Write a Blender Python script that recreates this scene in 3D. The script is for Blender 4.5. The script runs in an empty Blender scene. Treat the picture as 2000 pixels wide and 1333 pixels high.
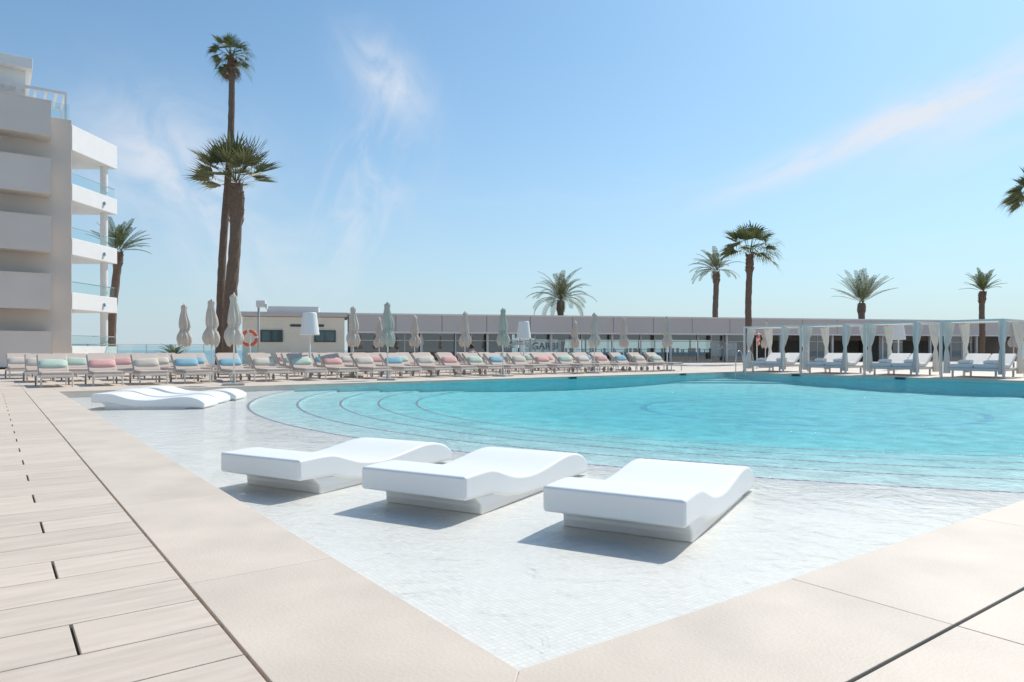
import bpy, math, random
from mathutils import Vector, Matrix, noise
random.seed(7)
TH = math.radians(36.45)            # pool axis direction
CT, ST = math.cos(TH), math.sin(TH)
OX, OY = 0.018, 2.078               # pool corner
def PW(a, b): return (OX + CT*a - ST*b, OY + ST*a + CT*b)
col = bpy.context.scene.collection

# ---------------------------------------------------------------- materials
def nt(mat):
    mat.use_nodes = True
    return mat.node_tree
def mat(name, c, rough=0.6, var=0.08, scale=4.0, bump=0.0, bscale=40.0, island=0.0, metal=0.0, c2=None, spec=0.5, stretch=None, trans=0.0):
    m = bpy.data.materials.new(name); t = nt(m); N = t.nodes; L = t.links
    b = N['Principled BSDF']
    b.inputs['Roughness'].default_value = rough
    b.inputs['Metallic'].default_value = metal
    b.inputs['Specular IOR Level'].default_value = spec
    tc = N.new('ShaderNodeTexCoord')
    mp = N.new('ShaderNodeMapping'); L.new(tc.outputs['Object'], mp.inputs['Vector'])
    if stretch: mp.inputs['Scale'].default_value = stretch
    nz = N.new('ShaderNodeTexNoise'); nz.inputs['Scale'].default_value = scale; nz.inputs['Detail'].default_value = 6
    L.new(mp.outputs[0], nz.inputs['Vector'])
    mx = N.new('ShaderNodeMix'); mx.data_type = 'RGBA'
    c2 = c2 or tuple(x*(1-var*2.2) for x in c)
    mx.inputs[6].default_value = (*[min(1, x*(1+var*0.5)) for x in c], 1)
    mx.inputs[7].default_value = (*c2, 1)
    L.new(nz.outputs['Fac'], mx.inputs[0])
    out = mx.outputs[2]
    if island:
        g = N.new('ShaderNodeNewGeometry')
        mr = N.new('ShaderNodeMapRange'); mr.inputs[3].default_value = 1-island; mr.inputs[4].default_value = 1+island
        L.new(g.outputs['Random Per Island'], mr.inputs[0])
        vm = N.new('ShaderNodeVectorMath'); vm.operation = 'SCALE'
        L.new(out, vm.inputs[0]); L.new(mr.outputs[0], vm.inputs['Scale']); out = vm.outputs[0]
    L.new(out, b.inputs['Base Color'])
    if bump:
        n2 = N.new('ShaderNodeTexNoise'); n2.inputs['Scale'].default_value = bscale; n2.inputs['Detail'].default_value = 4
        L.new(mp.outputs[0], n2.inputs['Vector'])
        bp = N.new('ShaderNodeBump'); bp.inputs['Strength'].default_value = bump; bp.inputs['Distance'].default_value = 0.02
        L.new(n2.outputs['Fac'], bp.inputs['Height']); L.new(bp.outputs[0], b.inputs['Normal'])
    if trans:
        tr = N.new('ShaderNodeBsdfTranslucent'); L.new(out, tr.inputs[0])
        ms = N.new('ShaderNodeMixShader'); ms.inputs[0].default_value = trans
        L.new(b.outputs[0], ms.inputs[1]); L.new(tr.outputs[0], ms.inputs[2])
        L.new(ms.outputs[0], N['Material Output'].inputs[0])
    return m
def glassmat(name, tint, refl=0.25, rough=0.02):
    m = bpy.data.materials.new(name); t = nt(m); N = t.nodes; L = t.links
    N.remove(N['Principled BSDF'])
    tr = N.new('ShaderNodeBsdfTransparent'); tr.inputs[0].default_value = (*tint, 1)
    gl = N.new('ShaderNodeBsdfGlossy'); gl.inputs['Roughness'].default_value = rough
    nz = N.new('ShaderNodeTexNoise'); nz.inputs['Scale'].default_value = 0.6
    tc = N.new('ShaderNodeTexCoord'); L.new(tc.outputs['Object'], nz.inputs['Vector'])
    bp = N.new('ShaderNodeBump'); bp.inputs['Strength'].default_value = 0.08; L.new(nz.outputs['Fac'], bp.inputs['Height'])
    L.new(bp.outputs[0], gl.inputs['Normal'])
    ms = N.new('ShaderNodeMixShader'); ms.inputs[0].default_value = refl
    L.new(tr.outputs[0], ms.inputs[1]); L.new(gl.outputs[0], ms.inputs[2]); L.new(ms.outputs[0], N['Material Output'].inputs[0])
    return m

M = {}
M['board'] = mat('deck_porcelain', (.745,.615,.495), .55, .15, 3.0, .12, 60, island=.055, stretch=(1,7,1))
M['slab'] = mat('coping_stone', (.755,.625,.505), .55, .15, 2.0, .10, 70, island=.03, stretch=(1,1,1))
M['grout'] = mat('joint_dark', (.045,.06,.05), .9, .1)
M['white'] = mat('moulded_white_plastic', (.85,.835,.81), .42, .02, 2.0, .02, 30)
M['paint'] = mat('white_paint', (.80,.77,.74), .6, .04, 1.5, .05, 20)
M['wallp'] = mat('rendered_wall', (.64,.57,.51), .8, .06, .7, .12, 12)
M['balc'] = mat('balcony_render', (.69,.63,.58), .8, .07, .5, .12, 14)
M['fascia'] = mat('fascia_panel', (.56,.51,.49), .5, .05, .4)
M['cap'] = mat('roof_cap', (.74,.72,.70), .5, .04, .8)
M['siding'] = mat('cream_siding', (.83,.75,.62), .7, .06, 1.0, .05, 10)
M['dark'] = mat('dark_interior', (.08,.085,.085), .7, .2, 2)
M['brownwall'] = mat('brown_back_wall', (.28,.24,.22), .7, .15, 1)
M['greywall'] = mat('interior_grey_wall', (.42,.43,.42), .7, .12, 1)
M['frame'] = mat('white_metal', (.78,.76,.73), .4, .03)
M['steel'] = mat('stainless_steel', (.6,.6,.6), .2, .03, metal=1)
M['bed'] = mat('taupe_sling', (.62,.50,.42), .85, .07, 6, .2, 200)
M['bedframe'] = mat('sunbed_frame', (.76,.69,.62), .5, .04)
M['mint'] = mat('mint_fabric', (.56,.67,.55), .9, .06, 8, .2, 90)
M['pink'] = mat('pink_fabric', (.80,.45,.40), .9, .06, 8, .2, 90)
M['blue'] = mat('blue_fabric', (.30,.52,.60), .9, .06, 8, .2, 90)
M['sand'] = mat('sand_fabric', (.70,.62,.52), .9, .06, 8, .2, 90)
M['umb'] = mat('beige_canvas', (.76,.67,.58), .9, .10, 5, .2, 60, trans=.2)
M['umbg'] = mat('greygreen_canvas', (.66,.62,.53), .9, .10, 5, .2, 60, trans=.2)
M['concrete'] = mat('concrete', (.5,.48,.45), .8, .1)
M['lamp'] = mat('lamp_white', (.84,.82,.79), .45, .02)
M['cloth'] = mat('white_curtain', (.84,.82,.78), .9, .04, 5, .15, 40, trans=.35)
M['linen'] = mat('white_linen', (.85,.83,.81), .9, .04, 6, .25, 25)
M['cabf'] = mat('cabana_frame', (.76,.74,.70), .45, .04)
M['ring'] = mat('life_ring_red', (.75,.16,.08), .5, .05)
M['ringw'] = mat('life_ring_white', (.8,.8,.78), .5, .05)
M['trunk'] = mat('palm_bark', (.22,.15,.11), .95, .25, 5, .8, 14, stretch=(1,1,4))
M['boots'] = mat('palm_boots', (.26,.14,.09), .95, .3, 7, .9, 20)
M['leaf'] = mat('palm_leaf', (.135,.165,.06), .55, .25, 1.5, island=.4, trans=.3)
M['leaf2'] = mat('palm_leaf_olive', (.18,.19,.085), .55, .25, 1.5, island=.4, trans=.3)
M['dead'] = mat('dry_frond', (.28,.20,.12), .9, .2, 3, island=.3)
M['glass'] = glassmat('clear_glass', (.82,.93,.93), .10)
M['barglass'] = glassmat('tinted_glass', (.46,.58,.56), .20)
M['winglass'] = mat('dark_window_glass', (.05,.12,.13), .08, .2, 2, spec=.9)
M['signp'] = glassmat('frosted_panel', (.9,.95,.95), .3, .5)
M['letter'] = mat('grey_letters', (.18,.19,.20), .5, .03)
M['letterw'] = mat('white_marking', (.8,.82,.82), .5, .03)
M['skin'] = mat('skin', (.55,.34,.25), .6, .05)
M['shirt'] = mat('white_shirt', (.75,.75,.75), .9, .04)
M['hair'] = mat('dark_hair', (.05,.03,.02), .7, .2)
M['wheel'] = mat('grey_wheel', (.38,.35,.32), .6, .05)
M['counter'] = mat('bar_counter', (.12,.12,.12), .4, .2)

# ---------------------------------------------------------------- builders
class MB:
    def __init__(s): s.v=[]; s.f=[]; s.m=[]
    def quad(s, pts, mi=0):
        n=len(s.v); s.v += [tuple(p) for p in pts]; s.f.append(tuple(range(n,n+len(pts)))); s.m.append(mi)
    def box(s, x0,x1,y0,y1,z0,z1, mi=0, M4=None):
        n=len(s.v)
        p=[(x0,y0,z0),(x1,y0,z0),(x1,y1,z0),(x0,y1,z0),(x0,y0,z1),(x1,y0,z1),(x1,y1,z1),(x0,y1,z1)]
        if M4: p=[tuple(M4@Vector(q)) for q in p]
        s.v+=p
        for f in ((0,3,2,1),(4,5,6,7),(0,1,5,4),(1,2,6,5),(2,3,7,6),(3,0,4,7)):
            s.f.append(tuple(n+i for i in f)); s.m.append(mi)
    def prism(s, poly, z0, z1, mi=0):
        n=len(s.v); k=len(poly)
        s.v += [(x,y,z0) for x,y in poly]+[(x,y,z1) for x,y in poly]
        s.f.append(tuple(n+i for i in reversed(range(k)))); s.m.append(mi)
        s.f.append(tuple(n+k+i for i in range(k))); s.m.append(mi)
        for i in range(k):
            j=(i+1)%k; s.f.append((n+i,n+j,n+k+j,n+k+i)); s.m.append(mi)
    def tube(s, pts, rads, seg=10, mi=0, caps=True, fn=None):
        rings=[]; pts=[Vector(p) for p in pts]
        for i,p in enumerate(pts):
            d=(pts[min(i+1,len(pts)-1)]-pts[max(i-1,0)]).normalized()
            up=Vector((0,1,0)) if abs(d.y)<.9 else Vector((1,0,0))
            x=d.cross(up).normalized(); y=d.cross(x).normalized()
            n=len(s.v); rings.append(n)
            for k in range(seg):
                a=2*math.pi*k/seg; r=rads[i]*(fn(i,a) if fn else 1)
                s.v.append(tuple(p+x*math.cos(a)*r+y*math.sin(a)*r))
        for i in range(len(pts)-1):
            for k in range(seg):
                j=(k+1)%seg
                s.f.append((rings[i]+k,rings[i]+j,rings[i+1]+j,rings[i+1]+k)); s.m.append(mi)
        if caps:
            s.f.append(tuple(rings[0]+k for k in reversed(range(seg)))); s.m.append(mi)
            s.f.append(tuple(rings[-1]+k for k in range(seg))); s.m.append(mi)
    def obj(s, name, mats, parent=None, loc=(0,0,0), rot=0.0, bevel=0, seg=2, smooth=False, fixn=True):
        me=bpy.data.meshes.new(name); me.from_pydata(s.v,[],s.f)
        if not isinstance(mats,(list,tuple)): mats=[mats]
        for mm in mats: me.materials.append(mm)
        for p,mi in zip(me.polygons,s.m): p.material_index=mi; p.use_smooth=smooth
        me.update()
        if fixn:
            import bmesh
            bm=bmesh.new(); bm.from_mesh(me); bmesh.ops.recalc_face_normals(bm,faces=bm.faces); bm.to_mesh(me); bm.free()
        o=bpy.data.objects.new(name,me); col.objects.link(o)
        o.location=loc; o.rotation_euler=(0,0,rot)
        if parent: o.parent=parent
        if bevel:
            b=o.modifiers.new('b','BEVEL'); b.width=bevel; b.segments=seg; b.limit_method='ANGLE'; b.angle_limit=math.radians(35)
        return o
def empty(name,label,cat,loc,rot=0,group=None):
    e=bpy.data.objects.new(name,None); col.objects.link(e); e.location=loc; e.rotation_euler=(0,0,rot)
    e.empty_display_size=.2; e['label']=label; e['category']=cat
    if group: e['group']=group
    return e
def tag(o,label,cat,group=None):
    o['label']=label; o['category']=cat
    if group: o['group']=group
    return o
def struct(o): o['kind']='structure'; return o
def copy_thing(root, loc, rot=None, label=None, scale=None):
    def rec(o,par):
        c=o.copy(); col.objects.link(c)
        if par: c.parent=par
        for ch in list(o.children): rec(ch,c)
        return c
    c=rec(root,None); c.location=loc
    if rot is not None: c.rotation_euler=(0,0,rot)
    if label: c['label']=label
    if scale: c.scale=(scale,)*3
    return c
def catmull(P, n=5):
    out=[]
    for i in range(len(P)-1):
        p0=P[max(i-1,0)];p1=P[i];p2=P[i+1];p3=P[min(i+2,len(P)-1)]
        for k in range(n):
            t=k/n
            out.append(tuple(.5*((2*p1[j])+(-p0[j]+p2[j])*t+(2*p0[j]-5*p1[j]+4*p2[j]-p3[j])*t*t+(-p0[j]+3*p1[j]-3*p2[j]+p3[j])*t**3) for j in range(len(p1))))
    out.append(tuple(P[-1])); return out

# ---------------------------------------------------------------- setting
AL, BL = 24.5, 17.5
ploc=(OX,OY,0)
mb=MB()
for (a0,a1,b0,b1) in ((-60,-4,-14,18.1),(-4,-.6,-14,-4),(-.6,100,-14,-3.6),(27.1,100,-3.6,18.1),(25.1,27.1,-.6,18.1),(-60,100,18.1,52)):
    mb.quad([(a0,b0,0),(a1,b0,0),(a1,b1,0),(a0,b1,0)])
m=bpy.data.materials.new('terrace_paving'); t=nt(m); N=t.nodes; L=t.links
tc=N.new('ShaderNodeTexCoord'); br=N.new('ShaderNodeTexBrick')
L.new(tc.outputs['Object'],br.inputs['Vector'])
br.inputs['Scale'].default_value=1; br.inputs['Brick Width'].default_value=1.2; br.inputs['Row Height'].default_value=.303
br.inputs['Mortar Size'].default_value=.006; br.inputs['Color1'].default_value=(.70,.58,.47,1); br.inputs['Color2'].default_value=(.63,.52,.42,1)
br.inputs['Mortar'].default_value=(.10,.10,.085,1); br.inputs['Bias'].default_value=0
nz=N.new('ShaderNodeTexNoise'); nz.inputs['Scale'].default_value=.8; nz.inputs['Detail'].default_value=6; L.new(tc.outputs['Object'],nz.inputs['Vector'])
mr=N.new('ShaderNodeMapRange'); mr.inputs[3].default_value=.85; mr.inputs[4].default_value=1.12; L.new(nz.outputs['Fac'],mr.inputs[0])
vm=N.new('ShaderNodeVectorMath'); vm.operation='SCALE'; L.new(br.outputs['Color'],vm.inputs[0]); L.new(mr.outputs[0],vm.inputs['Scale'])
L.new(vm.outputs[0],N['Principled BSDF'].inputs['Base Color']); N['Principled BSDF'].inputs['Roughness'].default_value=.6
M['terrace']=m
struct(mb.obj('terrace',M['terrace'],loc=ploc,rot=TH,fixn=False))
mb=MB(); mb.quad([(-4,-4,-.02),(-.6,-4,-.02),(-.6,18.1,-.02),(-4,18.1,-.02)])
mb.quad([(-.6,-4,-.02),(27.1,-4,-.02),(27.1,-.6,-.02),(-.6,-.6,-.02)])
struct(mb.obj('deck_bed',M['grout'],loc=ploc,rot=TH,fixn=False))
mb=MB(); g=.0036
for k in range(-15,58):
    b0=.61+.303*k; b1=b0+.303
    if b0>18.1: break
    b1=min(b1,18.1)
    off=-1.025-.42*((k-1)%3)
    cuts=[-4]
    n0=[off+1.26*j for j in range(-4,4)]
    cuts+= [c for c in n0 if -3.95<c<-.66]; cuts.append(-.612)
    for c0,c1 in zip(cuts[:-1],cuts[1:]):
        mb.box(c0+.0055,c1-(.0055 if c1<-.62 else 0),b0+g,b1-g,-.018,0)
struct(mb.obj('deck_tiles',M['board'],loc=ploc,rot=TH,bevel=.0015,seg=1))
mb=MB()
for r in range(5):
    b1=-.612-.6*r; b0=b1-.6
    s=1.43-1.8*2+(0.9 if r%2 else 0)
    while s<27:
        x0=max(s,-.6); x1=min(s+1.8,27.1)
        if x1>x0+.05: mb.box(x0+.0025,x1-.0025,b0+.003,b1-.003,-.018,0)
        s+=1.8
struct(mb.obj('deck_slabs',M['slab'],loc=ploc,rot=TH,bevel=.0015,seg=1))
# coping
mb=MB(); W=.6; e=.0009; LIP=.015
def segs(L0,first): 
    c=[first]
    while c[-1]+1.8<L0-.8: c.append(c[-1]+1.8)
    return [0]+c+[L0]
def cope(fn,L0,first=1.43):
    cs=segs(L0,first)
    for i,(s0,s1) in enumerate(zip(cs[:-1],cs[1:])):
        o0=-W if i==0 else s0+e; o1=L0+W if i==len(cs)-2 else s1-e
        i0=LIP if i==0 else s0+e; i1=L0-LIP if i==len(cs)-2 else s1-e
        if i==0: o0+=e; i0+=e
        poly=[fn(o0,-W),fn(o1,-W),fn(i1,LIP),fn(i0,LIP)]
        mb.prism(poly,-.045,0)
cope(lambda s,d:(s,d),AL); cope(lambda s,d:(d,s),BL)
cope(lambda s,d:(s,BL-d),AL); cope(lambda s,d:(AL-d,s),BL)
struct(mb.obj('pool_coping',M['slab'],loc=ploc,rot=TH,bevel=.003,seg=2))
mb=MB()
for x0,x1,y0,y1 in ((-W,0,-W,BL+W),(AL,AL+W,-W,BL+W),(0,AL,-W,0),(0,AL,BL,BL+W)):
    mb.box(x0+.001,x1-.001,y0+.001,y1-.001,-.9,-.0035)
struct(mb.obj('pool_wall',mat('pool_wall_stone',(.76,.67,.56),.5,.06,3),loc=ploc,rot=TH))

# pool floor
cx,cy=15.9,8.75
def rectd(th):
    c,s=math.cos(th),math.sin(th); d=1e9
    if c>1e-9: d=min(d,(AL-cx)/c)
    if c<-1e-9: d=min(d,-cx/c)
    if s>1e-9: d=min(d,(BL-cy)/s)
    if s<-1e-9: d=min(d,-cy/s)
    return d
ths=[2*math.pi*i/360 for i in range(360)]
for X,Y in ((0,0),(AL,0),(0,BL),(AL,BL)): ths.append(math.atan2(Y-cy,X-cx)%(2*math.pi))
ths=sorted(set(ths)); RD=[rectd(t) for t in ths]
fl=MB()
def ring(r0,r1,z0,z1,mi):
    n=len(ths)
    for i in range(n):
        j=(i+1)%n; q=[]
        for (k,r) in ((i,r0),(j,r0),(j,r1),(i,r1)):
            rr=min(r,RD[k]); z=z0 if r0-r1<1e-6 else z0+(z1-z0)*(r0-min(r0,rr))/(r0-r1) if r0<1e3 else z0
            q.append((cx+math.cos(ths[k])*rr,cy+math.sin(ths[k])*rr,z))
        if min(r0,RD[i])-min(r1,RD[i])<1e-5 and min(r0,RD[j])-min(r1,RD[j])<1e-5: continue
        fl.quad(q,mi)
def riser(r,z0,z1):
    n=len(ths)
    for i in range(n):
        j=(i+1)%n
        if RD[i]<r or RD[j]<r: continue
        p=[(cx+math.cos(ths[k])*r,cy+math.sin(ths[k])*r) for k in (i,j)]
        fl.quad([(*p[0],z0),(*p[1],z0),(*p[1],z1),(*p[0],z1)],0)
Rs=[13.6,12.65,11.75,10.9,10.0]; z=-.15; prev=1e4
for i,R in enumerate(Rs):
    ring(prev,R+.055,z,z,0); ring(R+.055,R,z,z,1); 
    z2=z-.05; riser(R,z,z2); z=z2; prev=R
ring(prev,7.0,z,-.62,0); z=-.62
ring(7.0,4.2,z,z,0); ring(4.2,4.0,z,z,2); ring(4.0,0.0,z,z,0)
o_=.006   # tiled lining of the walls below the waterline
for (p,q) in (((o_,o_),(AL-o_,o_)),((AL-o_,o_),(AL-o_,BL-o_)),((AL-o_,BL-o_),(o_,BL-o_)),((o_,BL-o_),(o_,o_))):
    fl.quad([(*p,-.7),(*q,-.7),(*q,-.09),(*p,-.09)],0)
m=bpy.data.materials.new('pool_mosaic'); t=nt(m); N=t.nodes; L=t.links
tc=N.new('ShaderNodeTexCoord'); P=N['Principled BSDF']
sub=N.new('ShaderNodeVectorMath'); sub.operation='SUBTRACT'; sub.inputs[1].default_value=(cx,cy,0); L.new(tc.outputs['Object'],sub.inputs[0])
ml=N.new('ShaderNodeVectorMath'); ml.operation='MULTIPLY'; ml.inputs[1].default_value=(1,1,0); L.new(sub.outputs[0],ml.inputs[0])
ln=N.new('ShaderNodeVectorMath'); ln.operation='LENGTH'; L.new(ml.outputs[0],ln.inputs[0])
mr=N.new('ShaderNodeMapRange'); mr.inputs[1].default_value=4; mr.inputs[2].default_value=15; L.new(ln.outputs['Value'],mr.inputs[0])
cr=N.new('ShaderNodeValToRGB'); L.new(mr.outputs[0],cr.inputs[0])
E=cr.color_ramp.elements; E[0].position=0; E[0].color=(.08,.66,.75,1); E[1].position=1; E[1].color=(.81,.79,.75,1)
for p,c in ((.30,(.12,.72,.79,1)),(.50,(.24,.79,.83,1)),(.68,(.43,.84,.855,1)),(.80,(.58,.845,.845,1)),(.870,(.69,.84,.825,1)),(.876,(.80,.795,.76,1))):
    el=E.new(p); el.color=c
br=N.new('ShaderNodeTexBrick'); br.offset=0; br.inputs['Scale'].default_value=1; br.inputs['Brick Width'].default_value=.026; br.inputs['Row Height'].default_value=.026
br.inputs['Mortar Size'].default_value=.0018; br.inputs['Color1'].default_value=(1,1,1,1); br.inputs['Color2'].default_value=(.91,.925,.915,1); br.inputs['Mortar'].default_value=(.82,.835,.80,1)
L.new(tc.outputs['Object'],br.inputs['Vector'])
mx=N.new('ShaderNodeMix'); mx.data_type='RGBA'; mx.blend_type='MULTIPLY'; mx.inputs[0].default_value=1
L.new(cr.outputs[0],mx.inputs[6]); L.new(br.outputs['Color'],mx.inputs[7])
nz=N.new('ShaderNodeTexNoise'); nz.inputs['Scale'].default_value=.9; nz.inputs['Detail'].default_value=5; L.new(tc.outputs['Object'],nz.inputs['Vector'])
m3=N.new('ShaderNodeMapRange'); m3.inputs[3].default_value=.91; m3.inputs[4].default_value=1.06; L.new(nz.outputs['Fac'],m3.inputs[0])
vs=N.new('ShaderNodeVectorMath'); vs.operation='SCALE'; L.new(mx.outputs[2],vs.inputs[0]); L.new(m3.outputs[0],vs.inputs['Scale'])
L.new(vs.outputs[0],P.inputs['Base Color']); P.inputs['Roughness'].default_value=.5
M['mosaic']=m
def checker(name,c1,c2,sc):
    m=bpy.data.materials.new(name); t=nt(m); N=t.nodes; L=t.links
    tc=N.new('ShaderNodeTexCoord'); ck=N.new('ShaderNodeTexChecker'); ck.inputs['Scale'].default_value=sc
    ck.inputs[1].default_value=(*c1,1); ck.inputs[2].default_value=(*c2,1)
    L.new(tc.outputs['Object'],ck.inputs[0]); L.new(ck.outputs[0],N['Principled BSDF'].inputs['Base Color']); return m
M['stepedge']=checker('step_edge_tile',(.16,.11,.22),(.45,.43,.52),16)
M['lane']=checker('lane_line_tile',(.02,.40,.60),(.04,.48,.64),16)
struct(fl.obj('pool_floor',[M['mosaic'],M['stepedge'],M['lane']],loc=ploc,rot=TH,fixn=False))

# water
m=bpy.data.materials.new('pool_water'); t=nt(m); N=t.nodes; L=t.links; N.remove(N['Principled BSDF'])
tc=N.new('ShaderNodeTexCoord')
sub=N.new('ShaderNodeVectorMath'); sub.operation='SUBTRACT'; sub.inputs[1].default_value=(cx,cy,0); L.new(tc.outputs['Object'],sub.inputs[0])
ln=N.new('ShaderNodeVectorMath'); ln.operation='LENGTH'; L.new(sub.outputs[0],ln.inputs[0])
dp=N.new('ShaderNodeMapRange'); dp.inputs[1].default_value=15.0; dp.inputs[2].default_value=11.5; L.new(ln.outputs['Value'],dp.inputs[0])
n1=N.new('ShaderNodeTexNoise'); n1.inputs['Scale'].default_value=2.4; n1.inputs['Detail'].default_value=6; n1.inputs['Roughness'].default_value=.64; n1.inputs['Distortion'].default_value=.7
L.new(tc.outputs['Object'],n1.inputs['Vector'])
n2=N.new('ShaderNodeTexNoise'); n2.inputs['Scale'].default_value=9; n2.inputs['Detail'].default_value=3; n2.inputs['Distortion'].default_value=.8; L.new(tc.outputs['Object'],n2.inputs['Vector'])
ad=N.new('ShaderNodeMath'); ad.operation='MULTIPLY_ADD'; ad.inputs[1].default_value=.34; L.new(n2.outputs['Fac'],ad.inputs[0]); L.new(n1.outputs['Fac'],ad.inputs[2])
bs=N.new('ShaderNodeMapRange'); bs.inputs[3].default_value=.020; bs.inputs[4].default_value=.15; L.new(dp.outputs[0],bs.inputs[0])
bp=N.new('ShaderNodeBump'); bp.inputs['Strength'].default_value=1; L.new(bs.outputs[0],bp.inputs['Distance']); L.new(ad.outputs[0],bp.inputs['Height'])
fr=N.new('ShaderNodeFresnel'); fr.inputs['IOR'].default_value=1.33; L.new(bp.outputs[0],fr.inputs['Normal'])
fm=N.new('ShaderNodeMath'); fm.operation='MULTIPLY'; fm.inputs[1].default_value=.62; fm.use_clamp=True; L.new(fr.outputs[0],fm.inputs[0])
gl=N.new('ShaderNodeBsdfGlossy'); gl.inputs['Roughness'].default_value=.03; L.new(bp.outputs[0],gl.inputs['Normal'])
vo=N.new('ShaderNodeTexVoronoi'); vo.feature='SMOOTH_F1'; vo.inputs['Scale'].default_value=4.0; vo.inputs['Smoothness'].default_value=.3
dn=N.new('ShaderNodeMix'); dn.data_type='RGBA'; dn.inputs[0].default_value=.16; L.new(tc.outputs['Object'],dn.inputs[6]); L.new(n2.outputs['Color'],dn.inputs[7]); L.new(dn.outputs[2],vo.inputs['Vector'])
vr=N.new('ShaderNodeMapRange'); vr.inputs[1].default_value=.15; vr.inputs[2].default_value=.7; vr.inputs[3].default_value=.84; vr.inputs[4].default_value=1.0; L.new(vo.outputs['Distance'],vr.inputs[0])  # caustic light network painted into the water's transparency colour, deep part only
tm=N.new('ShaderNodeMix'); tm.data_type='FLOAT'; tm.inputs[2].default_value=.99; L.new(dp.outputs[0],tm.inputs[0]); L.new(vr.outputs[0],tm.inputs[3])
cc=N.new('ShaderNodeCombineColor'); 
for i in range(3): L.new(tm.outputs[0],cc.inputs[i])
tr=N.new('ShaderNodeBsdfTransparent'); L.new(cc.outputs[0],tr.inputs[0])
ms=N.new('ShaderNodeMixShader'); L.new(fm.outputs[0],ms.inputs[0]); L.new(tr.outputs[0],ms.inputs[1]); L.new(gl.outputs[0],ms.inputs[2])
L.new(ms.outputs[0],N['Material Output'].inputs[0])
M['water']=m
mb=MB(); mb.quad([(0.002,.002,-.10),(AL-.002,.002,-.10),(AL-.002,BL-.002,-.10),(.002,BL-.002,-.10)])
struct(mb.obj('pool_water',m,loc=ploc,rot=TH,fixn=False))
mb=MB(); mb.quad([(-9000,-3000,-7),(9000,-3000,-7),(9000,12000,-7),(-9000,12000,-7)])
struct(mb.obj('sea',mat('sea_water',(.28,.39,.47),.4,.1,.02,.5,.3),fixn=False))

def textobj(name,body,size,mt,parent=None,loc=(0,0,0),rot=(math.pi/2,0,0),ext=.004,bold=0):
    cu=bpy.data.curves.new(name,'FONT'); cu.body=body; cu.size=size; cu.extrude=ext; cu.offset=bold; cu.align_x='CENTER'; cu.align_y='CENTER'
    tmp=bpy.data.objects.new('tmp',cu); col.objects.link(tmp); bpy.context.view_layer.update()
    me=bpy.data.meshes.new_from_object(tmp.evaluated_get(bpy.context.evaluated_depsgraph_get())); bpy.data.objects.remove(tmp)
    me.materials.clear(); me.materials.append(mt)
    o=bpy.data.objects.new(name,me); col.objects.link(o); o.location=loc; o.rotation_euler=rot
    if parent: o.parent=parent
    return o
def skim(a,b,rot):
    x,y=PW(a,b); mb=MB(); mb.box(-.2,.2,-.012,.012,-.095,-.005)
    mb.box(-.17,.17,-.02,-.0125,-.09,-.012,1)
    o=mb.obj('skimmer_inlet',[M['concrete'],M['dark']],loc=(x,y,0),rot=rot)
    tag(o,'dark skimmer slot in the pool edge below the coping','pool skimmer','skimmer slots along the pool edge')
for a in (15.6,21.6): skim(a,BL-.028,TH)
for b in (14.2,10.2): skim(AL-.028,b,TH-math.pi/2)
x,y=PW(9.6,BL-.022)
o=textobj('depth_marking','1.50',.14,M['letterw'],loc=(x,y,-.04),rot=(math.pi/2,0,TH)); tag(o,'white 1.50 depth numerals on the pool edge','depth marking')

# ---------------------------------------------------------------- pool loungers
def lounger(loc,rot,label):
    e=empty('pool_lounger',label,'lounger',loc,rot,'white moulded loungers in the shallow pool')
    top=catmull([(0,.142),(.24,.146),(.38,.136),(.52,.094),(.66,.052),(.82,.028),(1.0,.022),(1.2,.038),(1.4,.064),(1.58,.080),(1.76,.070),(1.90,.028),(2.0,-.035)],4)
    bot=[(1.995,-.128),(1.8,-.12),(1.5,-.115),(1.1,-.115),(.75,-.105),(.52,-.07),(.36,-.025),(.0,-.012)]
    prof=top+bot; w=.43
    def extr(prof,w):
        mb=MB(); n=len(prof)
        mb.v=[(-w,s,z) for s,z in prof]+[(w,s,z) for s,z in prof]
        mb.f.append(tuple(range(n))); mb.f.append(tuple(n+i for i in reversed(range(n))))
        for i in range(n):
            j=(i+1)%n; mb.f.append((i,j,n+j,n+i))
        mb.m=[0]*len(mb.f); return mb
    s=extr(prof,w).obj('shell',M['white'],parent=e,bevel=.052,seg=7,smooth=True)
    wn=s.modifiers.new('wn','WEIGHTED_NORMAL'); wn.keep_sharp=False
    prof=[(.16,-.015),(.20,-.045),(.235,-.075),(.24,-.149),(1.62,-.149),(1.72,-.118),(1.0,-.08),(.55,-.04)]
    extr(prof,.405).obj('base',M['white'],parent=e,bevel=.012,seg=3,smooth=False)
    return e
LR=-math.atan2(.485,.873)
l1=lounger((.556,4.0,0),LR,'white moulded lounger standing in shallow pool water')
copy_thing(l1,(-.672,4.69,0),LR); copy_thing(l1,(-1.93,5.37,0),LR)
R2=-math.radians(84)
for i,(x,y) in enumerate(((-7.75,13.35),(-7.95,14.45),(-8.0,15.5))):
    copy_thing(l1,(x,y,0),R2,'white wavy lounger in shallow water near the pool corner')

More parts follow.
